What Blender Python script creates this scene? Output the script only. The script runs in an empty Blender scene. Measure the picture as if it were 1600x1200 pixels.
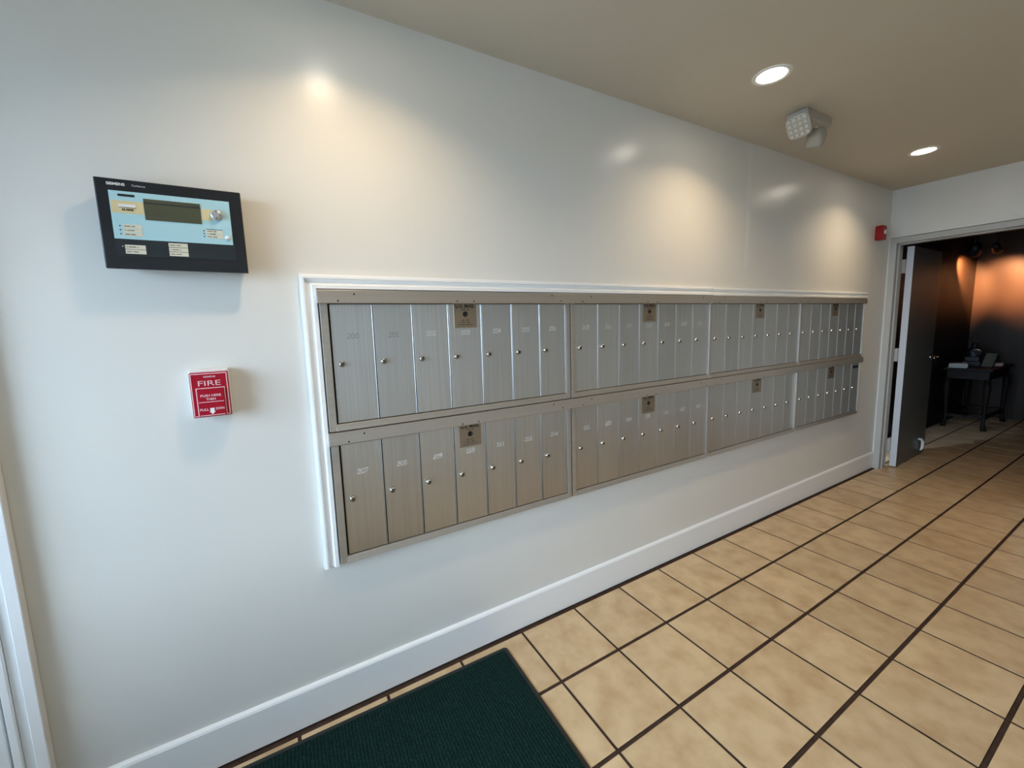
import bpy, bmesh, math, random
from mathutils import Vector, Matrix

random.seed(7)
sc = bpy.context.scene
col = sc.collection

# ------------------------------------------------------------------ camera
F, YAW, PITCH, ROLL = 628.28, 0.5089, 0.1187, -0.0307
CAM = Vector((0.1848, -1.4833, 1.3932))
PX, PY = 789.87, 584.0
cd = bpy.data.cameras.new('camera')
cam = bpy.data.objects.new('camera', cd)
col.objects.link(cam)
cd.sensor_fit = 'HORIZONTAL'
cd.sensor_width = 36.0
cd.lens = F * 36.0 / 1600.0
cd.shift_x = (800 - PX) / 1600.0
cd.shift_y = -(600 - PY) / 1600.0
cd.clip_start = 0.02
_f = Vector((math.sin(YAW) * math.cos(PITCH), math.cos(YAW) * math.cos(PITCH), -math.sin(PITCH)))
_r0 = Vector((math.cos(YAW), -math.sin(YAW), 0))
_u0 = _r0.cross(_f)
_r = _r0 * math.cos(ROLL) + _u0 * math.sin(ROLL)
_u = -_r0 * math.sin(ROLL) + _u0 * math.cos(ROLL)
cam.matrix_world = Matrix(((_r.x, _u.x, -_f.x, CAM.x), (_r.y, _u.y, -_f.y, CAM.y),
                           (_r.z, _u.z, -_f.z, CAM.z), (0, 0, 0, 1)))
sc.camera = cam

# ------------------------------------------------------------------ sky, daylight, exposure
W_STRENGTH = 21.5
DOWNLIGHT_W = 4.5
world = bpy.data.worlds.new('world')
sc.world = world
world.use_nodes = True
bg = world.node_tree.nodes['Background']
bg.inputs['Color'].default_value = (0.665, 0.86, 1.17, 1)
bg.inputs['Strength'].default_value = W_STRENGTH
sc.view_settings.view_transform = 'Standard'
sc.view_settings.look = 'None'
sc.view_settings.gamma = 1.0
sc.view_settings.use_curve_mapping = False
sc.view_settings.exposure = 0.0
XN, XF, ZC, YR = -1.60, 4.83, 2.4293, -2.40      # near end wall, far wall, ceiling, right wall
XE, YB = 8.30, 0.20                              # corridor end wall, corridor left wall
# daylight portal in the entrance glazing (guides the sky light, emits nothing itself)
pl = bpy.data.lights.new('entrance_portal', 'AREA')
pl.shape = 'RECTANGLE'
pl.size, pl.size_y = 2.26, 1.54
pl.cycles.is_portal = True
po = bpy.data.objects.new('entrance_portal', pl)
po.location = (XN - 0.10, -1.20, 1.43)
po.rotation_euler = (math.radians(90), 0, math.radians(-90))
col.objects.link(po)

# ------------------------------------------------------------------ materials
MATS = {}
def mat(name, color, rough=0.5, metal=0.0, spec=0.5, noise=None, bump=None, emit=None, rnd=0.0, aniso=0.0, coat=0.0):
    """noise=(scale xyz, second colour, detail, contrast lo, hi); bump=(scale xyz, strength, distance)"""
    m = bpy.data.materials.new(name)
    m.use_nodes = True
    nt = m.node_tree
    p = nt.nodes['Principled BSDF']
    p.inputs['Base Color'].default_value = (*color, 1)
    p.inputs['Roughness'].default_value = rough
    p.inputs['Metallic'].default_value = metal
    p.inputs['Specular IOR Level'].default_value = spec
    if coat:
        p.inputs['Coat Weight'].default_value = coat
        p.inputs['Coat Roughness'].default_value = 0.15
    if aniso:
        p.inputs['Anisotropic'].default_value = aniso
        cx = nt.nodes.new('ShaderNodeCombineXYZ'); cx.inputs[0].default_value = 1.0
        nt.links.new(cx.outputs[0], p.inputs['Tangent'])
    tc = nt.nodes.new('ShaderNodeTexCoord')
    def tex(scale, detail=4.0, rand=False):
        mp = nt.nodes.new('ShaderNodeMapping')
        mp.inputs['Scale'].default_value = scale
        nt.links.new(tc.outputs['Object'], mp.inputs['Vector'])
        if rand:
            oi = nt.nodes.new('ShaderNodeObjectInfo')
            mu = nt.nodes.new('ShaderNodeVectorMath'); mu.operation = 'SCALE'
            mu.inputs[0].default_value = (37.0, 61.0, 23.0)
            nt.links.new(oi.outputs['Random'], mu.inputs['Scale'])
            nt.links.new(mu.outputs[0], mp.inputs['Location'])
        n = nt.nodes.new('ShaderNodeTexNoise')
        n.inputs['Scale'].default_value = 1.0
        n.inputs['Detail'].default_value = detail
        nt.links.new(mp.outputs[0], n.inputs['Vector'])
        return n.outputs['Fac']
    last = None
    if noise:
        s, c2, det, lo, hi = noise
        fac = tex(s, det, True)
        mr = nt.nodes.new('ShaderNodeMapRange')
        mr.inputs['From Min'].default_value = lo
        mr.inputs['From Max'].default_value = hi
        nt.links.new(fac, mr.inputs['Value'])
        mx = nt.nodes.new('ShaderNodeMix'); mx.data_type = 'RGBA'
        mx.inputs['A'].default_value = (*color, 1)
        mx.inputs['B'].default_value = (*c2, 1)
        nt.links.new(mr.outputs[0], mx.inputs['Factor'])
        last = mx.outputs['Result']
    if rnd:
        oi = nt.nodes.new('ShaderNodeObjectInfo')
        hs = nt.nodes.new('ShaderNodeHueSaturation')
        mr2 = nt.nodes.new('ShaderNodeMapRange')
        mr2.inputs['To Min'].default_value = 1 - rnd
        mr2.inputs['To Max'].default_value = 1 + rnd
        nt.links.new(oi.outputs['Random'], mr2.inputs['Value'])
        nt.links.new(mr2.outputs[0], hs.inputs['Value'])
        if last is None:
            hs.inputs['Color'].default_value = (*color, 1)
        else:
            nt.links.new(last, hs.inputs['Color'])
        last = hs.outputs['Color']
    if last is not None:
        nt.links.new(last, p.inputs['Base Color'])
    if bump:
        s, st, di = bump
        b = nt.nodes.new('ShaderNodeBump')
        b.inputs['Strength'].default_value = st
        b.inputs['Distance'].default_value = di
        nt.links.new(tex(s, 3.0), b.inputs['Height'])
        nt.links.new(b.outputs[0], p.inputs['Normal'])
    if emit:
        p.inputs['Emission Color'].default_value = (*emit[0], 1)
        p.inputs['Emission Strength'].default_value = emit[1]
    MATS[name] = m
    return m

mat('wall_paint', (0.76, 0.735, 0.665), 0.27, spec=0.45, noise=((1.6, 1.6, 1.6), (0.72, 0.70, 0.65), 3, 0.3, 0.7), bump=((26, 26, 26), 0.05, 0.004))
mat('ceiling_paint', (0.58, 0.52, 0.42), 0.75, spec=0.2, bump=((160, 160, 160), 0.12, 0.002))
mat('trim_paint', (0.84, 0.84, 0.82), 0.24, spec=0.5)
mat('tile', (0.63, 0.455, 0.26), 0.36, spec=0.45, noise=((11, 11, 11), (0.47, 0.305, 0.155), 8, 0.36, 0.72), bump=((60, 60, 60), 0.12, 0.002), rnd=0.07)
mat('grout', (0.045, 0.026, 0.017), 0.9, spec=0.1, noise=((30, 30, 30), (0.07, 0.042, 0.028), 4, 0.3, 0.7))
mat('mat_carpet', (0.006, 0.026, 0.021), 0.95, spec=0.1)
mat('mat_rubber', (0.008, 0.012, 0.011), 0.6)
mat('alu_door', (0.575, 0.555, 0.515), 0.42, metal=1.0, aniso=0.6, noise=((260, 1, 2.2), (0.50, 0.475, 0.43), 3, 0.3, 0.7), bump=((1400, 1, 3), 0.10, 0.0004), rnd=0.05)
mat('alu_frame', (0.50, 0.455, 0.395), 0.42, metal=0.75, noise=((2, 40, 90), (0.46, 0.42, 0.365), 3, 0.3, 0.7))
mat('alu_bright', (0.58, 0.56, 0.53), 0.36, metal=1.0)
mat('lock_metal', (0.62, 0.61, 0.58), 0.2, metal=1.0)
mat('lock_face', (0.20, 0.19, 0.17), 0.35, metal=1.0)
mat('black', (0.004, 0.004, 0.004), 0.6)
mat('engrave', (0.92, 0.92, 0.90), 0.4)
mat('engrave_dark', (0.06, 0.06, 0.06), 0.6)
mat('plate_bronze', (0.30, 0.235, 0.165), 0.38, metal=0.7)
mat('plate_ink', (0.02, 0.016, 0.012), 0.6)
mat('panel_black', (0.010, 0.011, 0.014), 0.33)
mat('panel_dark', (0.016, 0.022, 0.026), 0.3)
mat('panel_blue', (0.40, 0.63, 0.68), 0.35)
mat('panel_yellow', (0.66, 0.56, 0.30), 0.4)
mat('panel_cream', (0.68, 0.64, 0.50), 0.4)
mat('lcd', (0.075, 0.078, 0.045), 0.2)
mat('ink', (0.02, 0.02, 0.022), 0.5)
mat('white_ink', (0.80, 0.80, 0.80), 0.5)
mat('knob_grey', (0.45, 0.45, 0.45), 0.35, metal=0.4)
mat('red_cast', (0.37, 0.004, 0.018), 0.5, spec=0.2)
mat('pink_line', (0.85, 0.55, 0.56), 0.45)
mat('white_plastic', (0.78, 0.77, 0.73), 0.35)
mat('offwhite_plastic', (0.42, 0.39, 0.325), 0.4)
mat('lens_clear', (0.56, 0.53, 0.46), 0.15)
mat('red_strobe', (0.30, 0.006, 0.006), 0.4, spec=0.3)
mat('lamp_glow', (1, 1, 1), 0.4, emit=((1.0, 0.92, 0.78), 34.0))
mat('steel_paint', (0.44, 0.425, 0.385), 0.38)
mat('door_paint_lit', (0.55, 0.56, 0.57), 0.45)  # open door's paint, lightened for the edge that faces the daylight
mat('door_paint_shaded', (0.13, 0.135, 0.13), 0.36, bump=((40, 40, 40), 0.04, 0.002))  # same door, colour darkened to stand in for shade on its face
mat('chrome', (0.75, 0.74, 0.72), 0.15, metal=1.0)
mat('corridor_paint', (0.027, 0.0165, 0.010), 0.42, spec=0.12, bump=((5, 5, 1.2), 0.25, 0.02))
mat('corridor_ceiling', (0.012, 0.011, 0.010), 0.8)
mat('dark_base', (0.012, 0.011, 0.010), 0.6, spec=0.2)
mat('dark_wood', (0.008, 0.006, 0.005), 0.6, spec=0.15, noise=((3, 30, 30), (0.012, 0.008, 0.006), 4, 0.3, 0.7))
mat('black_iron', (0.007, 0.007, 0.008), 0.45, spec=0.3)
mat('spot_red', (0.10, 0.008, 0.006), 0.4)
mat('paper', (0.40, 0.39, 0.35), 0.7)
mat('paper_pink', (0.42, 0.30, 0.285), 0.7)
mat('paper_olive', (0.07, 0.068, 0.045), 0.7)
mat('entrance_alu', (0.66, 0.67, 0.67), 0.35, metal=0.0)
mat('gasket', (0.03, 0.03, 0.035), 0.6)
mat('concrete', (0.32, 0.315, 0.30), 0.85, noise=((4, 4, 4), (0.26, 0.255, 0.245), 5, 0.3, 0.7))
mat('spot_glow', (1, 0.8, 0.6), 0.4, emit=((1.0, 0.70, 0.42), 6.0))

def glass_mat():
    m = bpy.data.materials.new('pane_glass'); m.use_nodes = True
    nt = m.node_tree; nt.nodes.clear()
    o = nt.nodes.new('ShaderNodeOutputMaterial'); t = nt.nodes.new('ShaderNodeBsdfTransparent')
    g = nt.nodes.new('ShaderNodeBsdfGlossy'); g.inputs['Roughness'].default_value = 0.02
    f = nt.nodes.new('ShaderNodeFresnel'); x = nt.nodes.new('ShaderNodeMixShader')
    t.inputs['Color'].default_value = (0.93, 0.96, 0.95, 1)
    nt.links.new(f.outputs[0], x.inputs[0]); nt.links.new(t.outputs[0], x.inputs[1])
    nt.links.new(g.outputs[0], x.inputs[2]); nt.links.new(x.outputs[0], o.inputs['Surface'])
    MATS['pane_glass'] = m
glass_mat()

# carpet pile: ribbed rows of loops, colour and relief
def carpet():
    m = MATS['mat_carpet']; nt = m.node_tree; p = nt.nodes['Principled BSDF']
    tc = nt.nodes.new('ShaderNodeTexCoord')
    mp = nt.nodes.new('ShaderNodeMapping'); mp.inputs['Scale'].default_value = (62, 150, 1)
    nt.links.new(tc.outputs['Object'], mp.inputs['Vector'])
    n = nt.nodes.new('ShaderNodeTexNoise'); n.inputs['Scale'].default_value = 1.0; n.inputs['Detail'].default_value = 3
    nt.links.new(mp.outputs[0], n.inputs['Vector'])
    wv = nt.nodes.new('ShaderNodeTexWave'); wv.wave_type = 'BANDS'; wv.bands_direction = 'X'
    wv.inputs['Scale'].default_value = 28; wv.inputs['Distortion'].default_value = 5.0
    wv.inputs['Detail'].default_value = 2; wv.inputs['Detail Scale'].default_value = 6
    nt.links.new(tc.outputs['Object'], wv.inputs['Vector'])
    ad = nt.nodes.new('ShaderNodeMath'); ad.operation = 'MULTIPLY'
    nt.links.new(n.outputs['Fac'], ad.inputs[0]); nt.links.new(wv.outputs['Fac'], ad.inputs[1])
    cr = nt.nodes.new('ShaderNodeMapRange'); cr.inputs['From Min'].default_value = 0.1; cr.inputs['From Max'].default_value = 0.6
    nt.links.new(ad.outputs[0], cr.inputs['Value'])
    mx = nt.nodes.new('ShaderNodeMix'); mx.data_type = 'RGBA'
    mx.inputs['A'].default_value = (0.003, 0.013, 0.012, 1); mx.inputs['B'].default_value = (0.009, 0.034, 0.027, 1)
    nt.links.new(cr.outputs[0], mx.inputs['Factor']); nt.links.new(mx.outputs['Result'], p.inputs['Base Color'])
    b = nt.nodes.new('ShaderNodeBump'); b.inputs['Strength'].default_value = 0.8; b.inputs['Distance'].default_value = 0.004
    nt.links.new(ad.outputs[0], b.inputs['Height']); nt.links.new(b.outputs[0], p.inputs['Normal'])
carpet()

# ------------------------------------------------------------------ helpers
def bx(bm, x0, x1, y0, y1, z0, z1, M=None):
    vs = [bm.verts.new((x, y, z)) for x in (x0, x1) for y in (y0, y1) for z in (z0, z1)]
    for q in ((0, 1, 3, 2), (4, 6, 7, 5), (0, 4, 5, 1), (2, 3, 7, 6), (0, 2, 6, 4), (1, 5, 7, 3)):
        bm.faces.new([vs[i] for i in q])
    if M is not None:
        bmesh.ops.transform(bm, matrix=M, verts=vs)
    return vs

def lathe(bm, prof, n=24, M=None, cap0=True, cap1=True):
    """prof = [(r, z)...] about the z axis"""
    rings = []
    for r, z in prof:
        rings.append([bm.verts.new((r * math.cos(2 * math.pi * i / n), r * math.sin(2 * math.pi * i / n), z)) for i in range(n)])
    for a, b in zip(rings, rings[1:]):
        for i in range(n):
            bm.faces.new((a[i], a[(i + 1) % n], b[(i + 1) % n], b[i]))
    if cap0: bm.faces.new(rings[0][::-1])
    if cap1: bm.faces.new(rings[-1])
    if M is not None:
        bmesh.ops.transform(bm, matrix=M, verts=[v for r in rings for v in r])

def tube(bm, pts, r, n=8):
    pts = [Vector(p) for p in pts]
    rs = r if isinstance(r, (list, tuple)) else [r] * len(pts)
    rings = []
    for i, p in enumerate(pts):
        d = (pts[min(i + 1, len(pts) - 1)] - pts[max(i - 1, 0)]).normalized()
        a = d.orthogonal().normalized() if i == 0 else (a - d * a.dot(d)).normalized()
        b = d.cross(a)
        rings.append([bm.verts.new(p + (a * math.cos(t) + b * math.sin(t)) * rs[i]) for t in [2 * math.pi * k / n for k in range(n)]])
    for u, w in zip(rings, rings[1:]):
        for i in range(n):
            bm.faces.new((u[i], u[(i + 1) % n], w[(i + 1) % n], w[i]))
    bm.faces.new(rings[0][::-1]); bm.faces.new(rings[-1])

def prism(bm, poly, a0, a1, axis='y'):
    """polygon of (p, q) extruded along an axis: y -> (p, y, q); x -> (x, p, q); z -> (p, q, z)"""
    f = {'y': lambda p, q, t: (p, t, q), 'x': lambda p, q, t: (t, p, q), 'z': lambda p, q, t: (p, q, t)}[axis]
    A = [bm.verts.new(f(p, q, a0)) for p, q in poly]
    B = [bm.verts.new(f(p, q, a1)) for p, q in poly]
    n = len(poly)
    for i in range(n):
        bm.faces.new((A[i], A[(i + 1) % n], B[(i + 1) % n], B[i]))
    bm.faces.new(A[::-1]); bm.faces.new(B)

def finish(bm, bevel=0, seg=2, smooth=False):
    if bevel:
        bmesh.ops.remove_doubles(bm, verts=bm.verts, dist=1e-6)
        es = [e for e in bm.edges if len(e.link_faces) == 2 and e.calc_face_angle(0) > 0.6]
        bmesh.ops.bevel(bm, geom=es, offset=bevel, segments=seg, affect='EDGES', profile=0.5)
    bmesh.ops.recalc_face_normals(bm, faces=bm.faces)
    if smooth:
        for f in bm.faces: f.smooth = True
    return bm

def mesh_of(name, bm, m):
    me = bpy.data.meshes.new(name)
    bm.to_mesh(me); bm.free()
    me.materials.append(MATS[m])
    return me

def link(name, me, parent=None, loc=(0, 0, 0)):
    o = bpy.data.objects.new(name, me)
    col.objects.link(o)
    o.location = loc
    if parent is not None: o.parent = parent
    return o

def obj(name, bm, m, parent=None, loc=(0, 0, 0), bevel=0, seg=2, smooth=False):
    finish(bm, bevel, seg, smooth)
    return link(name, mesh_of(name, bm, m), parent, loc)

def box(name, x0, x1, y0, y1, z0, z1, m, parent=None, bevel=0, loc=(0, 0, 0)):
    bm = bmesh.new(); bx(bm, x0, x1, y0, y1, z0, z1)
    return obj(name, bm, m, parent, loc, bevel)

def tag(o, label=None, cat=None, group=None, kind=None):
    if label: o['label'] = label
    if cat: o['category'] = cat
    if group: o['group'] = group
    if kind: o['kind'] = kind
    return o

def thing(name, label, cat, loc=(0, 0, 0), group=None):
    o = bpy.data.objects.new(name, None)
    o.empty_display_size = 0.1
    col.objects.link(o); o.location = loc
    return tag(o, label, cat, group)

def struct(o, label, cat='structure'):
    return tag(o, label, cat, kind='structure')

TXT = {}
def text_mesh(s, size, m, bold=0.0):
    k = (s, size, m, bold)
    if k not in TXT:
        c = bpy.data.curves.new('t', 'FONT')
        c.body = s; c.size = size; c.align_x = 'CENTER'; c.align_y = 'CENTER'
        c.extrude = 0.0002; c.offset = bold
        t = bpy.data.objects.new('t', c)
        col.objects.link(t)
        dg = bpy.context.evaluated_depsgraph_get()
        me = bpy.data.meshes.new_from_object(t.evaluated_get(dg))
        bpy.data.objects.remove(t); bpy.data.curves.remove(c)
        me.transform(Matrix.Rotation(math.radians(90), 4, 'X'))
        me.materials.clear(); me.materials.append(MATS[m])
        me.name = 'lettering'
        TXT[k] = me
    return TXT[k]

def lettering(s, size, m, parent, x, y, z, bold=0.0, width=None):
    """flat print facing -y, centred at (x, z)"""
    me = text_mesh(s, size, m, bold)
    o = link('lettering', me, parent, (x, y, z))
    if width:
        xs = [v.co.x for v in me.vertices]
        k = width / (max(xs) - min(xs)); o.scale = (k, 1, 1)
    return o

# ------------------------------------------------------------------ room shell
# floor: dark grout bed with a tile for every cell
S, TX, TY = 0.3026, 1.3417, -0.3299
bm = bmesh.new()
bx(bm, XN - 0.14, XF, YR - 0.1, 0.12, -0.06, -0.0016)
bx(bm, XF, XE + 0.1, YR - 0.1, YB + 0.1, -0.06, -0.0016)
floor = struct(obj('floor', bm, 'grout'), 'tan ceramic tile floor with dark brown grout running to the doorway', 'floor')
GX, GY = 0.0082, 0.0108
def tile_mesh(wx, wy):
    b = bmesh.new(); bx(b, -wx / 2, wx / 2, -wy / 2, wy / 2, -0.008, 0.0)
    bmesh.ops.recalc_face_normals(b, faces=b.faces)
    es = [e for e in b.edges if all(abs(v.co.z) < 1e-6 for v in e.verts)]
    bmesh.ops.bevel(b, geom=es, offset=0.0016, segments=2, affect='EDGES')
    return mesh_of('tile', b, 'tile')
TM = {}
def tile(x0, x1, y0, y1):
    wx, wy = round(x1 - x0, 4), round(y1 - y0, 4)
    if wx < 0.006 or wy < 0.006: return
    if (wx, wy) not in TM: TM[(wx, wy)] = tile_mesh(wx, wy)
    link('tile', TM[(wx, wy)], floor, ((x0 + x1) / 2, (y0 + y1) / 2, 0))
field = bmesh.new()                             # tiles nobody sees from the mailboxes: one joined part
for i in range(-11, 25):
    x0, x1 = TX + i * S + GX / 2, TX + (i + 1) * S - GX / 2
    for j in range(-2, 8):
        y1, y0 = TY - (j - 1) * S - GY / 2, TY - j * S + GY / 2
        a0, a1 = max(x0, XN - 0.13), min(x1, XE - 0.003)
        if a1 - a0 < 0.01: continue
        top = (YB - 0.003) if a0 > XF + 0.1 else -0.0175
        b0, b1 = max(y0, YR + 0.004), min(y1, top)
        if b1 - b0 < 0.006: continue
        if a1 < -0.30 or (a1 < 1.6 and b1 < -1.30):
            bx(field, a0, a1, b0, b1, -0.008, 0.0)
        else:
            tile(a0, a1, b0, b1)
tag(obj('tile_field', field, 'tile', floor), kind='stuff')

# mailbox wall, with a shallow drywall ridge where two boards meet above the moulding
def wall_front():
    b = bmesh.new()
    xs = [XN - 0.14, -0.4, 1.0, 2.715, 2.735, 2.752, 3.0, 3.4, 3.9, XF + 0.12]
    zs = [-0.0015, 1.62, 1.85, 2.1, ZC]
    def off(x, z):
        k = {2.735: 0.55, 2.752: 1.0, 3.0: 0.72, 3.4: 0.32}.get(x, 0.0)
        return -0.0035 * k * min(1, max(0, (z - 1.62) / 0.23))
    g = [[b.verts.new((x, off(x, z), z)) for z in zs] for x in xs]
    k = [[b.verts.new((x, 0.12, z)) for z in (zs[0], zs[-1])] for x in (xs[0], xs[-1])]
    for i in range(len(xs) - 1):
        for j in range(len(zs) - 1):
            b.faces.new((g[i][j], g[i + 1][j], g[i + 1][j + 1], g[i][j + 1]))
    b.faces.new((k[0][0], k[0][1], k[1][1], k[1][0]))
    b.faces.new([g[0][j] for j in range(len(zs))] + [k[0][1], k[0][0]])
    b.faces.new([g[-1][j] for j in range(len(zs))] + [k[1][1], k[1][0]])
    b.faces.new([g[i][-1] for i in range(len(xs))] + [k[1][1], k[0][1]])
    b.faces.new([g[i][0] for i in range(len(xs))] + [k[1][0], k[0][0]])
    return b
struct(obj('wall_left', wall_front(), 'wall_paint'), 'long glossy off white wall carrying the mailboxes', 'wall')
struct(box('ceiling', XN - 0.14, XF + 0.12, YR, 0.12, ZC, ZC + 0.1, 'ceiling_paint'), 'flat greyish beige ceiling with recessed downlights', 'ceiling')
DY0, DY1, DZ = -0.012, -0.90, 2.035           # rough doorway in the far wall
bm = bmesh.new()
bx(bm, XF, XF + 0.12, DY1, 0.0, DZ, ZC)
bx(bm, XF, XF + 0.12, YR, DY1, -0.0015, ZC)
bx(bm, XF, XF + 0.12, DY0, 0.0, -0.0015, DZ)
struct(obj('wall_far', bm, 'wall_paint'), 'off white end wall above and beside the open doorway', 'wall')
struct(box('wall_right', XN - 0.14, XF + 0.06, YR - 0.1, YR, -0.0015, ZC, 'wall_paint'), 'plain off white wall opposite the mailboxes', 'wall')
# near end wall around the glazed entrance
EY0, EY1, EZ = -0.06, -2.34, 2.16
bm = bmesh.new()
bx(bm, XN - 0.14, XN, EY0, 0.0, -0.0015, ZC)
bx(bm, XN - 0.14, XN, YR, EY1, -0.0015, ZC)
bx(bm, XN - 0.14, XN, EY1, EY0, EZ, ZC)
struct(obj('wall_near', bm, 'wall_paint'), 'narrow off white wall return beside the entrance glazing', 'wall')
# dark corridor beyond the doorway
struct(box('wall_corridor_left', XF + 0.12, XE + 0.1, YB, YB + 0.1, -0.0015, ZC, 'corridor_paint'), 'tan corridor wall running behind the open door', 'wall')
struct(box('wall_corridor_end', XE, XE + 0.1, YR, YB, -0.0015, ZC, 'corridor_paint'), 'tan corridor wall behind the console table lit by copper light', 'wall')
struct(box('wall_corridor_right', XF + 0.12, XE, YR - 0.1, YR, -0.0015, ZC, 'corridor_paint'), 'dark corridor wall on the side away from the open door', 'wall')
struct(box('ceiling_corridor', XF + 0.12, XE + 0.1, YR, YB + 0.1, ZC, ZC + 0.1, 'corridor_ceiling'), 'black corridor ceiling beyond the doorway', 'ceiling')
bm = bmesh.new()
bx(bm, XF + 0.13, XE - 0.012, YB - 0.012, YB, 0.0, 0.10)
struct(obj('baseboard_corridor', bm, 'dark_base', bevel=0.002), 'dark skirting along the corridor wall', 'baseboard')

# baseboard on the mailbox wall, bevelled top edge
prof = [(-0.001, 0.006), (-0.0155, 0.006), (-0.0155, 0.140), (-0.0125, 0.1465), (-0.0065, 0.1510), (-0.001, 0.1525)]
bm = bmesh.new(); prism(bm, prof, -0.4515, XF - 0.001, 'x')
struct(obj('baseboard_left', bm, 'trim_paint', bevel=0.0012), 'white painted baseboard under the mailboxes', 'baseboard')

# white moulding round the mailboxes: stepped profile swept along left side and top, mitred corner
MP = [(0.0, 0.0), (0.0, 0.016), (0.009, 0.019), (0.014, 0.019), (0.0155, 0.013), (0.019, 0.0125), (0.026, 0.0105), (0.031, 0.0125), (0.034, 0.0185), (0.0355, 0.0235), (0.047, 0.0235), (0.047, 0.0)]
def moulding(name, pts, label):
    """pts: outer path points in (x, z), inward offset direction per point"""
    b = bmesh.new(); rings = []
    for (x, z), (dx, dz) in pts:
        rings.append([b.verts.new((x + dx * w, -0.0005 - d, z + dz * w)) for w, d in MP])
    n = len(MP)
    for a, c in zip(rings, rings[1:]):
        for i in range(n):
            b.faces.new((a[i], a[(i + 1) % n], c[(i + 1) % n], c[i]))
    b.faces.new(rings[0]); b.faces.new(rings[-1][::-1])
    return struct(obj(name, b, 'trim_paint'), label, 'trim')
TXL, TZT = 0.257, 1.5795
moulding('trim_1', [((TXL, 0.566), (1, 0)), ((TXL, TZT), (1, -1)), ((2.385, TZT), (0, -1))], 'white moulding up the left end and over the first mailboxes')
moulding('trim_2', [((2.387, TZT - 0.002), (0, -1)), ((4.445, TZT - 0.004), (0, -1))], 'white moulding above the far mailboxes nearer the doorway')

# ------------------------------------------------------------------ entrance glazing (behind and left of the camera)
win = thing('window_1', 'pale framed glass entrance at the near end of the room', 'window', (XN - 0.07, -1.17, 0))
win['kind'] = 'structure'
def ent(name, x0, x1, y0, y1, z0, z1, m, bevel=0.002):
    return box(name, x0 - (XN - 0.07), x1 - (XN - 0.07), y0 + 1.17, y1 + 1.17, z0, z1, m, win, bevel)
ent('jamb', XN - 0.06, XN + 0.004, EY0 - 0.045, EY0, 0, EZ, 'entrance_alu')
ent('jamb', XN - 0.06, XN + 0.004, EY1, EY1 + 0.045, 0, EZ, 'entrance_alu')
ent('head', XN - 0.06, XN + 0.004, EY1 + 0.045, EY0 - 0.045, EZ - 0.05, EZ, 'entrance_alu')
for a, b_ in ((-1.195, EY0 - 0.049), (EY1 + 0.049, -1.205)):
    ent('stile', XN - 0.045, XN - 0.006, b_ - 0.04, b_, 0.012, EZ - 0.055, 'entrance_alu')
    ent('stile', XN - 0.045, XN - 0.006, a, a + 0.04, 0.012, EZ - 0.055, 'entrance_alu')
    ent('rail', XN - 0.045, XN - 0.006, a + 0.04, b_ - 0.04, 0.012, 0.70, 'entrance_alu')
    ent('rail', XN - 0.045, XN - 0.006, a + 0.04, b_ - 0.04, EZ - 0.105, EZ - 0.055, 'entrance_alu')
    ent('pane', XN - 0.026, XN - 0.020, a + 0.04, b_ - 0.04, 0.70, EZ - 0.105, 'pane_glass', 0)
struct(box('ground_outside', XN - 60, XN - 0.14, -60, 60, -0.12, -0.04, 'concrete'), 'grey concrete walk outside the entrance', 'pavement')

# ------------------------------------------------------------------ closed side door at the left end of the mailbox wall
sd = thing('door_2', 'white painted door with stepped casing at the left edge of the mailbox wall', 'door', (-0.95, 0, 0))
sd['kind'] = 'structure'
def sdp(name, x0, x1, y0, y1, z0, z1, m='trim_paint', bevel=0.002, parent=sd):
    return box(name, x0 + 0.95, x1 + 0.95, y0, y1, z0, z1, m, parent, bevel)
for sg in (1, -1):
    q = lambda a, b_: (a, b_) if sg > 0 else (-1.90 - b_, -1.90 - a)
    sdp('casing', *q(-0.478, -0.452), -0.026, -0.0005, 0, 2.10)
    sdp('casing_bead', *q(-0.502, -0.4785), -0.014, -0.0005, 0, 2.075)
    sdp('jamb', *q(-0.519, -0.5025), -0.021, -0.0005, 0, 2.06)
sdp('casing', -1.4215, -0.4785, -0.026, -0.0005, 2.0755, 2.10)
sdp('casing_bead', -1.3975, -0.5025, -0.014, -0.0005, 2.0605, 2.075)
sdp('reveal', -1.379, -0.5195, -0.003, -0.0005, 0.0, 2.06, 'gasket', 0)
sl2 = sdp('slab', -1.373, -0.5255, -0.016, -0.0035, 0.01, 2.05)
for (xa, xb) in ((-1.27, -1.00), (-0.90, -0.63)):
    for (za, zb) in ((0.22, 0.86), (1.02, 1.90)):
        sdp('panel', xa, xb, -0.021, -0.0162, za, zb, 'trim_paint', 0.004, sl2)
b = bmesh.new(); lathe(b, [(0.026, 0), (0.026, 0.005), (0.011, 0.010), (0.011, 0.03), (0.026, 0.04), (0.028, 0.052), (0.018, 0.063)], 20, Matrix.Translation((-1.31 + 0.95, -0.016, 0.98)) @ Matrix.Rotation(math.radians(90), 4, 'X'))
obj('knob', b, 'chrome', sl2, smooth=True)

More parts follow.
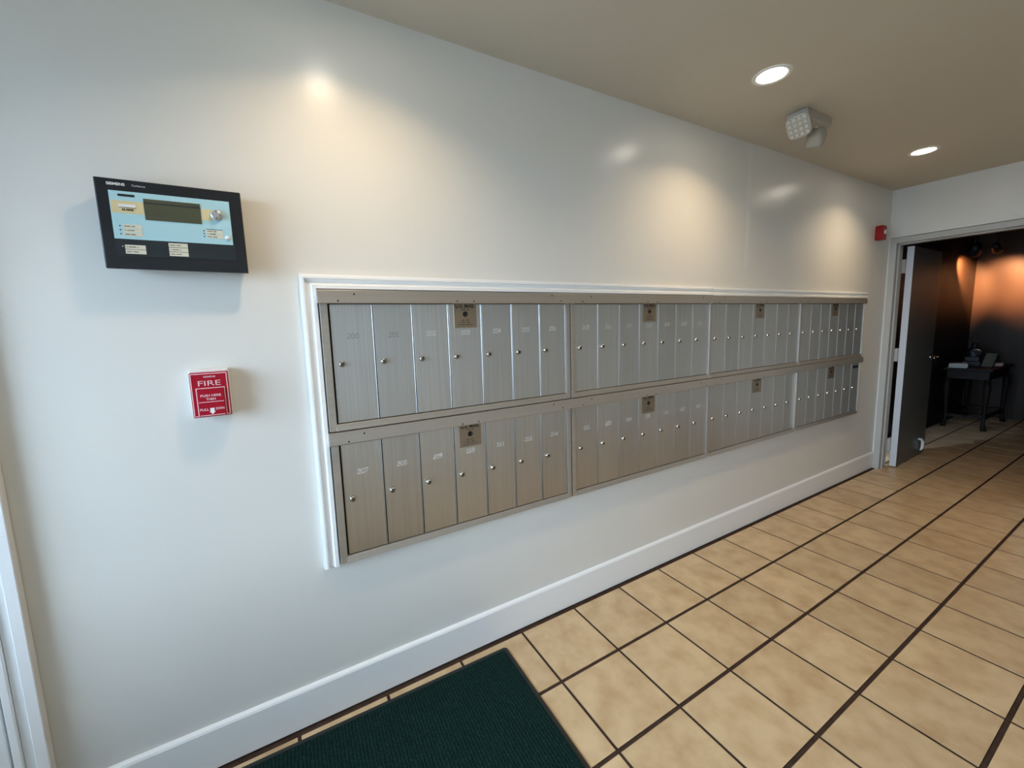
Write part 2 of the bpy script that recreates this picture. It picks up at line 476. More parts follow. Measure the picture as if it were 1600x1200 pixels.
# ------------------------------------------------------------------ doorway with the open door
door = thing('door_1', 'grey steel door standing open into the dark corridor', 'door', (XF + 0.06, -0.45, 0))
door['kind'] = 'structure'
ox, oy = XF + 0.06, -0.45
def dpart(name, x0, x1, y0, y1, z0, z1, m, bevel=0.0025, parent=door):
    return box(name, x0 - ox, x1 - ox, y0 - oy, y1 - oy, z0, z1, m, parent, bevel)
JI, JO = -0.056, -0.013                         # hinge jamb inner / outer edge
RI, RO = -0.885, -0.93
bm = bmesh.new()
bx(bm, XF - 0.014 - ox, XF + 0.134 - ox, JI - oy, JO - oy, 0, 2.03)
bx(bm, XF + 0.03 - ox, XF + 0.09 - ox, JI - 0.010 - oy, JI - oy, 0, 1.985)
obj('jamb', bm, 'steel_paint', door, bevel=0.002)
bm = bmesh.new()
bx(bm, XF - 0.014 - ox, XF + 0.134 - ox, RO - oy, RI - oy, 0, 2.03)
bx(bm, XF + 0.03 - ox, XF + 0.09 - ox, RI - oy, RI + 0.012 - oy, 0, 1.985)
obj('jamb', bm, 'steel_paint', door, bevel=0.002)
bm = bmesh.new()
bx(bm, XF - 0.014 - ox, XF + 0.134 - ox, RI - oy, JI - oy, 1.985, 2.03)
bx(bm, XF + 0.03 - ox, XF + 0.09 - ox, RI - oy, JI - oy, 1.973, 1.985)
obj('head', bm, 'steel_paint', door, bevel=0.002)
# slab, hinged at the far side of the jamb and swung a little past square
HX, HY, ANG, SW = XF + 0.150, -0.0790, math.radians(2.0), 0.80
slab = bpy.data.objects.new('slab', None)
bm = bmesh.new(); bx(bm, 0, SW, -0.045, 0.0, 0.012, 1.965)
slab = obj('slab', bm, 'door_paint_shaded', door, (HX - ox, HY - oy, 0), bevel=0.002)
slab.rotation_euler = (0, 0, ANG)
def spart(name, x0, x1, y0, y1, z0, z1, m, bevel=0.001):
    return box(name, x0, x1, y0, y1, z0, z1, m, slab, bevel)
spart('hinge_edge_lit', -0.0015, -0.0002, -0.0448, -0.0002, 0.012, 1.965, 'door_paint_lit', 0)  # thin pale strip over the slab edge, daylight put into its colour
for z in (0.21, 1.03, 1.80):
    b = bmesh.new()
    bx(b, XF + 0.118 - ox, HX + 0.028 - ox, HY - 0.0005 - oy, JI - 0.0005 - oy, z - 0.057, z + 0.057)
    lathe(b, [(0.008, z - 0.058), (0.008, z + 0.058)], 12, Matrix.Translation((HX - 0.006 - ox, HY + 0.006 - oy, 0)))
    obj('hinge', b, 'steel_paint', door)
LZ = 0.965
b = bmesh.new()
lathe(b, [(0.027, 0), (0.027, 0.006), (0.012, 0.010), (0.011, 0.052)], 24, Matrix.Translation((SW - 0.065, -0.045, LZ)) @ Matrix.Rotation(math.radians(90), 4, 'X'))
tube(b, [(SW - 0.065, -0.094, LZ), (SW - 0.095, -0.098, LZ + 0.001), (SW - 0.15, -0.098, LZ + 0.001), (SW - 0.19, -0.094, LZ)], [0.011, 0.0095, 0.0085, 0.0075], 10)
o = obj('lever_handle', b, 'chrome', slab, smooth=True); tag(o, 'chrome lever handle')
spart('latch_plate', SW - 0.0005, SW + 0.0015, -0.036, -0.009, LZ - 0.09, LZ + 0.09, 'chrome', 0)
b = bmesh.new()
cx, cz = SW - 0.20, 0.115
tube(b, [(cx - 0.02, -0.047, cz + 0.055), (cx + 0.012, -0.062, cz + 0.050), (cx + 0.030, -0.068, cz + 0.02), (cx + 0.034, -0.068, cz - 0.015), (cx + 0.028, -0.066, cz - 0.045), (cx + 0.010, -0.060, cz - 0.060)], [0.007, 0.010, 0.012, 0.012, 0.011, 0.007], 10)
o = obj('door_holder', b, 'white_plastic', slab, smooth=True); tag(o, 'white curved door holder near the bottom')

# ------------------------------------------------------------------ mailbox units
DW = 0.1397
FONT = {'0': '01110 10001 10001 10001 10001 10001 01110', '1': '00100 01100 00100 00100 00100 00100 01110',
        '2': '01110 10001 00001 00110 01000 10000 11111', '3': '01110 10001 00001 00110 00001 10001 01110',
        '4': '00010 00110 01010 10010 11111 00010 00010', '5': '11111 10000 11110 00001 00001 10001 01110',
        '6': '00110 01000 10000 11110 10001 10001 01110', '7': '11111 00001 00010 00100 00100 01000 01000',
        '8': '01110 10001 10001 01110 10001 10001 01110', '9': '01110 10001 10001 01111 00001 00010 01100'}
def number_bm(s, pitch=0.00235, r=0.00105):
    b = bmesh.new()
    W = len(s) * 6 - 1
    for k, ch in enumerate(s):
        for j, row in enumerate(FONT[ch].split()):
            for i, c in enumerate(row):
                if c == '1':
                    x, z = (k * 6 + i - W / 2 + 0.5) * pitch * 0.92, (3 - j) * pitch * 1.12
                    vs = [b.verts.new((x + r * math.cos(t), 0, z + r * math.sin(t))) for t in [math.pi * q / 3 for q in range(6)]]
                    t_ = b.verts.new((x, -0.0006, z))
                    for q in range(6): b.faces.new((vs[q], vs[(q + 1) % 6], t_))
    return b

# shared part meshes, built about the door's lower left corner / part centre
def door_mesh(w, h):
    b = bmesh.new(); bx(b, 0.0020, w - 0.0046, -0.006, 0.0, 0.002, h - 0.002)
    finish(b, 0.0008, 1); return mesh_of('mailbox_door', b, 'alu_door')
def flange_mesh(w, h):
    b = bmesh.new(); bx(b, w - 0.0036, w - 0.0016, -0.0078, 0.0, 0.002, h - 0.002)
    finish(b, 0.0007, 1); return mesh_of('door_flange', b, 'alu_bright')
DH = 0.4076
ME_DOOR, ME_FLANGE = door_mesh(DW, DH), flange_mesh(DW, DH)
b = bmesh.new(); lathe(b, [(0.0112, 0), (0.0112, 0.0016), (0.0098, 0.006), (0.0090, 0.0085), (0.0072, 0.0095)], 20, Matrix.Rotation(math.radians(90), 4, 'X')); finish(b, smooth=True)
ME_LOCK = mesh_of('lock', b, 'lock_metal')
b = bmesh.new(); lathe(b, [(0.0071, 0), (0.0071, 0.0006), (0.004, 0.0012)], 16, Matrix.Translation((0, -0.0095, 0)) @ Matrix.Rotation(math.radians(90), 4, 'X')); finish(b, smooth=False)
ME_CYL = mesh_of('lock_cylinder', b, 'lock_face')
b = bmesh.new(); bx(b, -0.0011, 0.0011, -0.0112, -0.0105, -0.0045, 0.0045)
finish(b); ME_KEY = mesh_of('keyhole', b, 'black')
PW, PH = 0.096, 0.094
b = bmesh.new(); bx(b, -PW / 2, PW / 2, -0.0022, 0.0, -PH / 2, PH / 2); finish(b, 0.0006, 1)
ME_PLATE = mesh_of('master_lock_plate', b, 'plate_bronze')
b = bmesh.new(); lathe(b, [(0.0105, 0), (0.0105, 0.0012), (0.0080, 0.0016), (0.0075, 0.0004)], 20, Matrix.Translation((0, -0.0022, 0.005)) @ Matrix.Rotation(math.radians(90), 4, 'X')); finish(b, smooth=True)
ME_MLOCK = mesh_of('master_lock', b, 'black')
b = bmesh.new()
for z, w, n in ((0.0225, 0.036, 9), (-0.018, 0.034, 8), (-0.0265, 0.052, 12), (-0.0355, 0.062, 15)):   # fine print too small to read
    for i in range(n):
        if (i * 7 + n) % 5 == 4: continue
        x = -w / 2 + w * i / n
        bx(b, x, x + w / n * 0.72, -0.0024, -0.0020, z - 0.0016, z + 0.0016)
finish(b); ME_PRINT = mesh_of('fine_print', b, 'plate_ink')
b = bmesh.new(); lathe(b, [(0.0030, 0), (0.0030, 0.0006), (0.0014, 0.0010)], 10, Matrix.Rotation(math.radians(90), 4, 'X')); finish(b)
ME_RIVET = mesh_of('screw', b, 'black')

def mailbox_unit(L, jl, Rr, zb, label, numbers, ajar=None, dark=0, slot=False, wide=False):
    """L left edge, jl left jamb width, Rr right edge, zb underside of the bottom rail"""
    zd = zb + 0.0236; zt = zd + DH; zh = zt + 0.043
    u = thing('mailbox_unit', label, 'mailboxes', (L, -0.001, zb), 'steel grey mailbox banks on the wall')
    def part(name, x0, x1, y0, y1, z0, z1, m, bevel=0.001):
        return box(name, x0 - L, x1 - L, y0 + 0.001, y1 + 0.001, z0 - zb, z1 - zb, m, u, bevel)
    d0 = L + jl; d1 = d0 + 7 * DW
    part('back_panel', L + 0.004, Rr - 0.004, -0.012, -0.002, zb + 0.004, zh - 0.004, 'black', 0)
    # side stiles, bottom rail with sloping face, and hood
    part('side_stile', L, d0 - (0.004 if jl > 0.025 else 0.0012), -0.029, -0.0125, zb, zt + 0.002, 'alu_frame')
    part('side_stile', d1 + 0.0010, Rr, -0.029, -0.0125, zb, zt + 0.002, 'alu_frame')
    b = bmesh.new()
    prism(b, [(-0.0125 + 0.001, 0), (-0.033 + 0.001, 0), (-0.027 + 0.001, zd - zb - 0.001), (-0.0125 + 0.001, zd - zb - 0.001)], d0 - 0.006 - L, d1 + 0.003 - L, 'x')
    obj('bottom_rail', b, 'alu_frame', u, bevel=0.001)
    b = bmesh.new()
    prism(b, [(-0.0125 + 0.001, zt + 0.0025 - zb), (-0.043 + 0.001, zt - 0.001 - zb), (-0.0445 + 0.001, zt + 0.002 - zb), (-0.0415 + 0.001, zh - zb), (-0.001, zh - zb)], 0.0 - 0.006, Rr - L + (0.004 if Rr > 4 else 0.001), 'x')
    obj('hood', b, 'alu_frame', u, bevel=0.0008)
    for x, dz in ((0.108, 0.030), (0.056, 0.008), (0.479, 0.008), (0.549, 0.008), (0.922, 0.032), (0.971, 0.010)):
        s = link('screw', ME_RIVET, u, (x, -0.0435 + 0.0015 * (dz / 0.03), zt + dz - zb))
    for i in range(7):
        dx = d0 + i * DW
        d = link('mailbox_door', ME_DOOR, u, (dx - L, -0.0165, zd - zb))
        link('door_flange', ME_FLANGE, d)
        if ajar == i:
            d.rotation_euler = (0, 0, math.radians(2.6)); d.location.x += 0.003
        lk = (0.0285, -0.006, 1.281 - 1.0763)
        for me in (ME_LOCK, ME_CYL, ME_KEY):
            link(me.name.split('.')[0], me, d, lk)
        if numbers:
            nb = number_bm(numbers[i]); finish(nb)
            link('number', mesh_of('number', nb, 'engrave_dark' if i < dark else 'engrave'), d, (0.0695, -0.0061, (0.298 if i != 3 else 0.296)))
        if slot and i == 6:
            bb = bmesh.new(); bx(bb, 0.022, 0.118, -0.0066, -0.0058, DH - 0.045, DH - 0.024)
            obj('slot', bb, 'black', d)
    p = link('master_lock_plate', ME_PLATE, u, (d0 + 3.5 * DW + 0.0 - L, -0.0235, zt - 0.047 + 0.001 - zb))
    tag(p, 'bronze master lock plate')
    link('master_lock', ME_MLOCK, p); tag(link('fine_print', ME_PRINT, p), kind='stuff')
    lettering('U.S. MAIL', 0.0195, 'plate_ink', p, 0, -0.0024, 0.0352, 0.0005, 0.080)
    return u

rowU, rowL = 1.0763 - 0.0236, 0.5986 - 0.0236
n_ = lambda a: [str(v) for v in a]
mailbox_unit(0.309, 0.028, 1.338, rowU, 'upper mailbox bank numbered from 200, nearest the fire alarm panel', n_(range(200, 207)), dark=2)
mailbox_unit(0.309, 0.028, 1.338, rowL, 'lower mailbox bank starting at 207, nearest the red pull station', n_([207, 208, 209, 210, 211, 212, 214]))
mailbox_unit(1.344, 0.023, 2.349, rowU, 'upper mailbox bank second from the left, ending under the moulding joint', n_(range(215, 222)))
mailbox_unit(1.344, 0.023, 2.349, rowL, 'lower mailbox bank second from the left', n_(range(222, 229)))
mailbox_unit(2.352, 0.022, 3.357, rowU, 'upper mailbox bank third from the left', None)
mailbox_unit(2.352, 0.022, 3.357, rowL, 'lower mailbox bank third from the left, its last door ajar', None, ajar=6)
mailbox_unit(3.360, 0.022, 4.366, rowU, 'upper mailbox bank nearest the doorway', None)
mailbox_unit(3.360, 0.022, 4.366, rowL, 'lower mailbox bank nearest the doorway with a dark slot in its last door', None, slot=True)

# ------------------------------------------------------------------ fire alarm annunciator panel
ap = thing('alarm_panel', 'black fire alarm panel with pale blue face above the pull station', 'alarm panel', (-0.033, 0, 1.57))
def P(name, x0, x1, z0, z1, y, t, m, bevel=0, parent=ap):
    return box(name, x0 + 0.033, x1 + 0.033, y - t, y, z0 - 1.57, z1 - 1.57, m, parent, bevel)
b = bmesh.new()
A = [(-0.189, 1.573), (0.123, 1.571), (0.122, 1.798), (-0.189, 1.799)]
def ringv(pts, y): return [b.verts.new((x + 0.033, y, z - 1.57)) for x, z in pts]
r0 = ringv([(-0.178, 1.585), (0.112, 1.585), (0.112, 1.790), (-0.178, 1.790)], -0.001)
r1 = ringv([(-0.180, 1.581), (0.116, 1.580), (0.116, 1.792), (-0.180, 1.792)], -0.030)
r2 = ringv(A, -0.040)
r3 = ringv(A, -0.052)
r4 = ringv([(x * 0.99 - 0.0003, 1.685 + (z - 1.685) * 0.985) for x, z in A], -0.055)
for p_, q_ in ((r0, r1), (r1, r2), (r2, r3), (r3, r4)):
    for i in range(4): b.faces.new((p_[i], p_[(i + 1) % 4], q_[(i + 1) % 4], q_[i]))
b.faces.new(r0); b.faces.new(r4)
obj('housing', b, 'panel_black', ap, bevel=0.0015)
Y = -0.0551
face = P('face_plate', -0.163, 0.093, 1.6485, 1.7685, Y, 0.0012, 'panel_blue')
P('lower_plate', -0.163, 0.0965, 1.606, 1.6480, Y, 0.0011, 'panel_dark')
Y2 = Y - 0.0012
P('lcd_screen', -0.0957, 0.025, 1.7005, 1.7545, Y2, 0.0010, 'lcd')
b = bmesh.new(); bx(b, -0.0957 + .033, 0.025 + .033, Y2 - 0.0013, Y2 - 0.0009, 0.1725, 0.1755)
obj('lcd_line', b, 'ink', ap)
P('name_strip', -0.1455, -0.1125, 1.7555, 1.7615, Y2, 0.0006, 'panel_dark')
P('yellow_band', -0.161, -0.0965, 1.7135, 1.7445, Y2, 0.0005, 'panel_yellow')
P('alarm_window', -0.147, -0.1125, 1.7285, 1.7365, Y2 - 0.0005, 0.0006, 'white_plastic')
P('alarm_rule', -0.146, -0.1125, 1.7272, 1.7285, Y2 - 0.0005, 0.0004, 'ink')
lettering('ALARM', 0.0078, 'ink', ap, -0.1295 + .033, Y2 - 0.0008, 1.7225 - 1.57, 0.0002, 0.023)
P('yellow_band', 0.024 + 0.003, 0.052, 1.712, 1.742, Y2, 0.0005, 'panel_yellow')
b = bmesh.new(); lathe(b, [(0.0145, 0), (0.0145, 0.004), (0.0125, 0.0075), (0.006, 0.0082)], 28, Matrix.Translation((0.061 + .033, Y2, 1.728 - 1.57)) @ Matrix.Rotation(math.radians(90), 4, 'X'))
kn = obj('dial', b, 'knob_grey', ap, smooth=True)
b = bmesh.new()
for t in range(4):
    a = math.pi / 4 * 0 + math.pi / 2 * t
    cx_, cz_ = 0.061 + .033 + 0.009 * math.cos(a), 1.728 - 1.57 + 0.009 * math.sin(a)
    bx(b, cx_ - 0.0013, cx_ + 0.0013, Y2 - 0.0086, Y2 - 0.0074, cz_ - 0.0013, cz_ + 0.0013)
obj('dial_mark', b, 'ink', ap)
b = bmesh.new(); lathe(b, [(0.0062, 0), (0.0062, 0.003), (0.004, 0.005)], 18, Matrix.Translation((0.081 + .033, Y2, 1.667 - 1.57)) @ Matrix.Rotation(math.radians(90), 4, 'X'))
obj('button', b, 'white_plastic', ap, smooth=True)
def label_block(x0, x1, z0, z1, n, y, m='panel_cream', lead=None, rules=True):
    h = (z1 - z0) / n
    for i in range(n):
        a, c = z0 + i * h + 0.0006, z0 + (i + 1) * h - 0.0006
        P('label_strip', x0, x1, a, c, y, 0.0005, m)
        b = bmesh.new()
        k = int((x1 - x0) / 0.0024 * 0.6)
        for q in range(k):
            if (q * 5 + i) % 7 == 6: continue
            x = x0 + 0.003 + q * 0.0024
            bx(b, x + .033, x + .0016 + .033, y - 0.0008, y - 0.0004, (a + c) / 2 - 0.0012 - 1.57, (a + c) / 2 + 0.0010 - 1.57)
        tag(obj('fine_print', b, 'ink', ap), kind='stuff')
        if lead is not None:
            b = bmesh.new(); lathe(b, [(0.0017, 0), (0.0017, 0.0006)], 10, Matrix.Translation((lead + .033, y, (a + c) / 2 - 1.57)) @ Matrix.Rotation(math.radians(90), 4, 'X'))
            obj('indicator', b, 'ink', ap)
label_block(-0.143, -0.1055, 1.6555, 1.6865, 3, Y2, lead=-0.149)
label_block(0.0325, 0.0715, 1.6640, 1.6870, 3, Y2, lead=0.0275)
P('label_rule', 0.0325, 0.0705, 1.6875, 1.6888, Y2, 0.0004, 'ink')
label_block(-0.1445, -0.1030, 1.6105, 1.6345, 2, Y - 0.0011)
label_block(-0.0545, -0.0130, 1.6095, 1.6450, 3, Y - 0.0011)
b = bmesh.new(); lathe(b, [(0.0014, 0), (0.0014, 0.0006)], 10, Matrix.Translation((-0.149 + .033, Y - 0.0011, 1.6295 - 1.57)) @ Matrix.Rotation(math.radians(90), 4, 'X'))
obj('indicator', b, 'white_ink', ap)
lettering('SIEMENS', 0.0092, 'white_ink', ap, -0.147 + .033, Y - 0.0003, 1.7850 - 1.57, 0.0003, 0.036)
lettering('Cerberus', 0.0066, 'white_ink', ap, -0.1022 + .033, Y - 0.0003, 1.7850 - 1.57, 0, 0.027)
b = bmesh.new(); lathe(b, [(0.005, 0), (0.005, 0.0015), (0.003, 0.002)], 12, Matrix.Translation((0.1165 + .033, -0.030, 1.740 - 1.57)) @ Matrix.Rotation(math.radians(90), 4, 'Y'))
obj('key_lock', b, 'chrome', ap)

# ------------------------------------------------------------------ pull station
ps = thing('fire_pull_station', 'red fire alarm pull station on a white back box', 'fire alarm', (-0.004, 0, 1.15))
def Q(name, x0, x1, z0, z1, y0, y1, m, bevel=0):
    return box(name, x0 + 0.004, x1 + 0.004, y0, y1, z0 - 1.15, z1 - 1.15, m, ps, bevel)
Q('back_box', -0.0525, 0.0435, 1.153, 1.2925, -0.026, -0.001, 'white_plastic', 0.003)
Q('front_plate', -0.0500, 0.0430, 1.1535, 1.2850, -0.040, -0.0262, 'red_cast', 0.003)
Q('pull_handle', -0.0345, 0.0295, 1.1570, 1.2370, -0.0450, -0.0402, 'red_cast', 0.0015)
YF = -0.0401
def frame_lines(y, segs, name='border_line'):
    b = bmesh.new()
    for x0, x1, z0, z1 in segs: bx(b, x0 + 0.004, x1 + 0.004, y - 0.0005, y, z0 - 1.15, z1 - 1.15)
    obj(name, b, 'pink_line', ps)
t = 0.0022
frame_lines(YF, [(-0.0475, 0.0405, 1.2800, 1.2800 + t), (-0.0475, -0.0475 + t, 1.1565, 1.28), (0.0405 - t, 0.0405, 1.1565, 1.28), (-0.0475, -0.0365, 1.1565, 1.1565 + t), (0.0315, 0.0405, 1.1565, 1.1565 + t),
                 (-0.0375, 0.0325, 1.2378, 1.2378 + t), (-0.0375, -0.0375 + t, 1.1565, 1.238), (0.0325 - t, 0.0325, 1.1565, 1.238)])
frame_lines(-0.0450, [(-0.0325, 0.0275, 1.1975, 1.1975 + 0.0018), (-0.0325, 0.0275, 1.1582, 1.1600)])
lettering('SIEMENS', 0.0070, 'pink_line', ps, -0.002 + .004, YF - 0.0003, 1.2718 - 1.15, 0.0001, 0.029)
lettering('FIRE', 0.0215, 'pink_line', ps, -0.004 + .004, YF - 0.0003, 1.2525 - 1.15, 0.0000, 0.054)
YH = -0.0453
lettering('PUSH HERE', 0.0092, 'pink_line', ps, -0.003 + .004, YH, 1.2170 - 1.15, 0.0002, 0.049)
lettering('THEN', 0.0092, 'pink_line', ps, -0.003 + .004, YH, 1.2065 - 1.15, 0.0002, 0.023)
lettering('PULL', 0.0095, 'pink_line', ps, -0.0215 + .004, YH, 1.1760 - 1.15, 0.0002, 0.021)
lettering('DOWN', 0.0095, 'pink_line', ps, 0.0165 + .004, YH, 1.1770 - 1.15, 0.0002, 0.021)
b = bmesh.new()
prism(b, [(x + .004 - .0025, z - 1.15) for x, z in ((-0.005, 1.1800), (0.005, 1.1800), (0.005, 1.1700), (0.0075, 1.1700), (0.0, 1.1615), (-0.0075, 1.1700), (-0.005, 1.1700))], YH - 0.0004, YH + 0.0002)
obj('arrow', b, 'white_ink', ps)

# ------------------------------------------------------------------ strobe near the far corner
sb = thing('strobe', 'small red fire strobe high in the corner by the doorway', 'fire strobe', (4.575, 0, 2.005))
b = bmesh.new(); prism(b, [(-0.040, 0.0), (-0.040, 0.100), (-0.034, 0.108), (0.034, 0.108), (0.040, 0.100), (0.040, 0.0), (0.034, -0.006), (-0.034, -0.006)], -0.050, -0.001, 'y')
obj('housing', b, 'red_strobe', sb, bevel=0.003)
b = bmesh.new(); bx(b, -0.024, 0.024, -0.068, -0.0505, 0.036, 0.070)
obj('lens', b, 'lens_clear', sb, bevel=0.006)
box('mount_plate', -0.030, 0.060, -0.006, -0.0005, 0.01, 0.09, 'white_plastic', sb, 0.001)

# ------------------------------------------------------------------ downlights
def downlight(x, y, label):
    d = thing('downlight', label, 'ceiling light', (x, y, ZC), 'recessed downlights in the ceiling')
    b = bmesh.new()
    n = 40
    pr = [(0.056, -0.0016), (0.066, -0.0055), (0.074, -0.003), (0.0755, -0.0004)]
    lathe(b, pr, n, None, False, False)
    obj('trim_ring', b, 'white_plastic', d, smooth=True)
    b = bmesh.new(); lathe(b, [(0.0565, -0.0015), (0.030, -0.0040)], n, None, False, True)
    o = obj('lens', b, 'lamp_glow', d)
    li = bpy.data.lights.new('downlight_lamp', 'AREA')
    li.shape = 'DISK'; li.size = 0.105; li.spread = math.radians(128)
    li.energy = DOWNLIGHT_W; li.color = (1.0, 0.75, 0.47)
    lo = bpy.data.objects.new('downlight_lamp', li); col.objects.link(lo)
    lo.parent = d; lo.location = (0, 0, -0.0075)
    return d
downlight(0.42, -0.44, 'round downlight above the mailboxes nearest the alarm panel')
downlight(2.13, -0.430, 'round lit downlight in the ceiling on the alarm panel side of the emergency light')
downlight(3.91, -0.430, 'round lit downlight in the ceiling nearest the doorway')

# ------------------------------------------------------------------ emergency light on the ceiling
em = thing('emergency_light', 'off white twin head emergency light mounted on the ceiling', 'emergency light', (2.703, -0.320, ZC))
b = bmesh.new()
prism(b, [(-0.128, 0.0), (-0.122, -0.046), (0.122, -0.046), (0.128, 0.0)], -0.050, 0.050, 'y')
obj('housing', b, 'offwhite_plastic', em, bevel=0.006)
b = bmesh.new(); lathe(b, [(0.006, 0), (0.006, 0.003)], 12, Matrix.Translation((0.045, -0.015, -0.0485)))
obj('test_button', b, 'white_plastic', em)
def lamp_head(loc, aim, sx, sy):
    zax = Vector(aim).normalized(); xax = Vector((0, 1, 0)).cross(zax).normalized(); yax = zax.cross(xax)
    M = Matrix(((xax.x, yax.x, zax.x, loc[0]), (xax.y, yax.y, zax.y, loc[1]), (xax.z, yax.z, zax.z, loc[2]), (0, 0, 0, 1)))
    b = bmesh.new()
    N = 32
    def sup(w, h, z, e=4.0):
        out = []
        for i in range(N):
            t = 2 * math.pi * i / N; c, s = math.cos(t), math.sin(t)
            out.append(b.verts.new((w * math.copysign(abs(c) ** (2 / e), c), h * math.copysign(abs(s) ** (2 / e), s), z)))
        return out
    rr = [sup(sx * k, sy * k, z, e) for k, z, e in ((0.45, -0.060, 2.2), (0.72, -0.050, 2.5), (0.92, -0.030, 3.2), (1.0, -0.006, 4), (1.0, 0.004, 4), (0.93, 0.006, 4))]
    for a, c in zip(rr, rr[1:]):
        for i in range(N): b.faces.new((a[i], a[(i + 1) % N], c[(i + 1) % N], c[i]))
    b.faces.new(rr[0][::-1]); b.faces.new(rr[-1])
    bmesh.ops.transform(b, matrix=M, verts=b.verts)
    h = obj('lamp_head', b, 'offwhite_plastic', em, smooth=True)
    b = bmesh.new()                                   # 4 x 4 raised lens cells
    for i in range(4):
        for j in range(4):
            x, y = (i - 1.5) * sx * 0.44, (j - 1.5) * sy * 0.44
            bx(b, x - sx * 0.16, x + sx * 0.16, y - sy * 0.15, y + sy * 0.15, 0.0055, 0.012)
    bmesh.ops.transform(b, matrix=M, verts=b.verts)
    tag(obj('lens_cells', b, 'lens_clear', h, bevel=0.0012), kind='stuff')
    b = bmesh.new()
    tube(b, [Vector(loc) - zax * 0.045, (loc[0] * 0.72, loc[1] * 0.6, -0.04)], 0.012, 10)
    obj('swivel', b, 'offwhite_plastic', h)
lamp_head((-0.150, -0.022, -0.085), (-0.82, -0.22, -0.52), 0.056, 0.050)
lamp_head((0.100, 0.012, -0.088), (0.80, 0.38, -0.46), 0.050, 0.044)

# ------------------------------------------------------------------ floor mat
mt = thing('floor_mat', 'dark green ribbed entrance mat with black rubber edging', 'floor mat', (0.30, -0.52, 0))
def rrect(x0, x1, y0, y1, r, n=6):
    out = []
    for cx, cy, a in ((x1 - r, y1 - r, 0), (x0 + r, y1 - r, 90), (x0 + r, y0 + r, 180), (x1 - r, y0 + r, 270)):
        for i in range(n + 1):
            t = math.radians(a + 90 * i / n); out.append((cx + r * math.cos(t), cy + r * math.sin(t)))
    return out
MX0, MX1, MY0, MY1 = -0.57 - .30, 0.928 - .30, -0.97 + .52, -0.058 + .52
b = bmesh.new(); prism(b, rrect(MX0, MX1, MY0, MY1, 0.016), 0.0002, 0.0045, 'z')
obj('rubber_border', b, 'mat_rubber', mt, bevel=0.0012)
b = bmesh.new(); prism(b, rrect(MX0 + 0.017, MX1 - 0.017, MY0 + 0.017, MY1 - 0.017, 0.008), 0.0035, 0.0085, 'z')
obj('carpet_top', b, 'mat_carpet', mt, bevel=0.002)
mt.rotation_euler = (0, 0, math.radians(-0.9))

# ------------------------------------------------------------------ dark corridor furnishings
tb = thing('console_table', 'black wooden console table with shaped legs in the dark corridor', 'table', (7.66, -0.04, 0))
b = bmesh.new(); bx(b, -0.46, 0.46, -0.20, 0.20, 0.700, 0.725); obj('table_top', b, 'dark_wood', tb, bevel=0.006)
b = bmesh.new(); bx(b, -0.42, 0.42, -0.17, 0.17, 0.60, 0.6995); obj('apron', b, 'dark_wood', tb, bevel=0.003)
for sx in (-1, 1):
    for sy in (-1, 1):
        b = bmesh.new()
        x, y = sx * 0.40, sy * 0.155
        tube(b, [(x, y, 0.60), (x + sx * 0.012, y + sy * 0.008, 0.50), (x + sx * 0.006, y + sy * 0.004, 0.36), (x - sx * 0.008, y, 0.20), (x, y, 0.07), (x + sx * 0.02, y + sy * 0.012, 0.0)], [0.030, 0.033, 0.024, 0.018, 0.018, 0.026], 10)
        obj('leg', b, 'dark_wood', tb, smooth=True)
for y in (-0.155, 0.155):
    b = bmesh.new(); bx(b, -0.40, 0.40, y - 0.011, y + 0.011, 0.13, 0.165); obj('stretcher', b, 'dark_wood', tb, bevel=0.003)
b = bmesh.new()
tube(b, [(0.0 + 0.07 * math.cos(t), 0.155, 0.20 + 0.035 * math.sin(t)) for t in [k * 0.5 for k in range(13)]], 0.010, 8)
obj('carved_scroll', b, 'dark_wood', tb, smooth=True)
for x in (-0.40, 0.40):
    b = bmesh.new(); bx(b, x - 0.011, x + 0.011, -0.144, 0.144, 0.13, 0.165); obj('stretcher', b, 'dark_wood', tb, bevel=0.003)
TZ = 0.7255
# ornament: stepped base, body, ring top
orn = thing('table_clock', 'black ornamental clock with a tall finial on the console table', 'clock', (7.72, 0.02, TZ))
b = bmesh.new(); bx(b, -0.10, 0.10, -0.075, 0.075, 0, 0.055); bx(b, -0.085, 0.085, -0.062, 0.062, 0.055, 0.11); obj('base', b, 'black_iron', orn, bevel=0.005)
b = bmesh.new(); lathe(b, [(0.085, 0.11), (0.07, 0.13), (0.078, 0.17), (0.062, 0.205), (0.030, 0.235), (0.034, 0.26), (0.020, 0.28)], 20); obj('body', b, 'black_iron', orn, smooth=True)
b = bmesh.new(); lathe(b, [(0.044, 0), (0.044, 0.006), (0.036, 0.008)], 24, Matrix.Translation((-0.068, -0.03, 0.168)) @ Matrix.Rotation(math.radians(-110), 4, 'Y')); obj('dial', b, 'lock_face', orn)
b = bmesh.new()
tube(b, [(0.0, 0.04 * math.cos(t), 0.32 + 0.05 * math.sin(t)) for t in [-1.57 + k * 0.392699 for k in range(17)]], 0.010, 8)
obj('finial', b, 'black_iron', orn, smooth=True)
def sheets(name, label, x, y, w, d, h, m, rot):
    b = bmesh.new(); n = 4
    for i in range(n):
        M = Matrix.Rotation(math.radians(rot + (i * 13 % 7) - 3), 4, 'Z')
        bx(b, -w / 2, w / 2, -d / 2, d / 2, i * h / n, (i + 0.8) * h / n, M)
    o = obj(name, b, m); o.location = (x, y, TZ)
    return tag(o, label, 'papers')
sheets('paper_stack', 'stack of pale papers at the door end of the console table', 7.36, 0.07, 0.20, 0.15, 0.055, 'paper', 12)
sheets('leaflet_stack', 'pinkish leaflets at the corridor side of the console table', 7.86, -0.165, 0.19, 0.06, 0.035, 'paper_pink', 6)
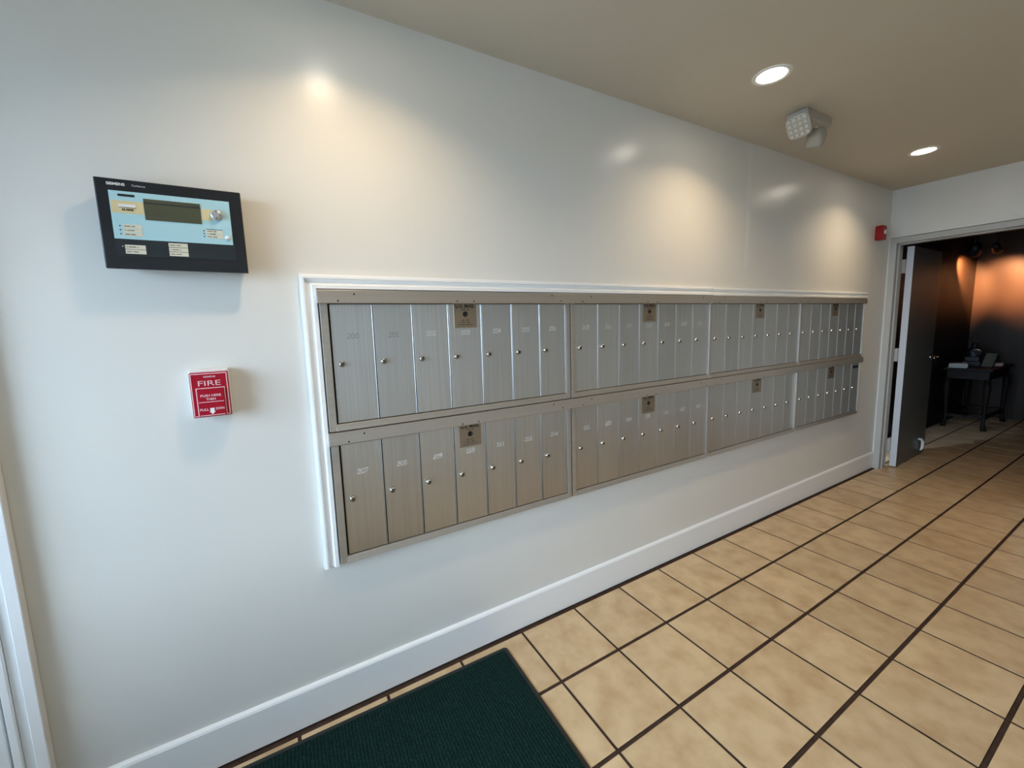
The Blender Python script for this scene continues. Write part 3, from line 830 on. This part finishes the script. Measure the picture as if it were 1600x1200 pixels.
b = bmesh.new(); prism(b, [(-0.030, 0), (-0.018, 0), (0.045, 0.155), (0.035, 0.158)], -0.05, 0.05, 'y')
prism(b, [(0.050, 0), (0.058, 0), (0.045, 0.155), (0.038, 0.150)], -0.02, 0.02, 'y')
o = obj('card_stand', b, 'paper_olive'); o.location = (7.66, -0.115, TZ); o.rotation_euler = (0, 0, math.radians(-20))
tag(o, 'leaning olive card propped beside the ornament on the table', 'card')

# track spotlights under the corridor ceiling, lamps aimed at the end walls
def spot_fixture(x, y, z, r, aim, label, watt, ring=None, glow=False, size=50):
    s = thing('track_spotlight', label, 'spotlight', (x, y, ZC), 'black spotlights in the corridor')
    b = bmesh.new(); lathe(b, [(0.05, 0), (0.05, -0.02), (0.012, -0.03), (0.010, z - ZC + 0.02)], 16); obj('stem', b, 'black_iron', s)
    d = Vector(aim).normalized()
    M = Matrix.Translation((0, 0, z - ZC)) @ d.to_track_quat('Z', 'Y').to_matrix().to_4x4()
    b = bmesh.new(); lathe(b, [(r * 0.55, -0.10), (r * 0.8, -0.07), (r, 0.0), (r, 0.06), (r * 0.9, 0.062), (r * 0.85, 0.03)], 20, M); obj('shade', b, 'black_iron', s, smooth=True)
    if ring:
        b = bmesh.new(); lathe(b, [(r * 1.02, 0.035), (r * 1.08, 0.04), (r * 1.08, 0.062), (r * 1.0, 0.064)], 20, M, False, False); obj('rim', b, ring, s)
    b = bmesh.new(); lathe(b, [(r * 0.5, 0.034), (r * 0.3, 0.040)], 16, M); obj('bulb', b, 'spot_glow', s)
    li = bpy.data.lights.new('spotlight_lamp', 'SPOT'); li.energy = watt; li.color = (1.0, 0.45, 0.20)
    li.spot_size = math.radians(size); li.spot_blend = 0.9; li.shadow_soft_size = 0.03
    lo = bpy.data.objects.new('spotlight_lamp', li); col.objects.link(lo); lo.parent = s
    lo.location = Vector((0, 0, z - ZC)) + d * 0.075
    lo.rotation_euler = (-d).to_track_quat('Z', 'Y').to_euler()
spot_fixture(7.30, 0.02, 2.10, 0.062, (0.90, 0.34, -0.40), 'black spotlight with a dark red rim beside the open door', 640.0, ring='spot_red')
spot_fixture(7.45, -0.12, 2.10, 0.042, (0.95, 0.05, -0.40), 'small black spotlight with a bright glint between its neighbours', 410.0)
spot_fixture(7.30, -0.42, 2.06, 0.060, (0.95, 0.04, -0.38), 'black spotlight at the right edge of the doorway view', 410.0)
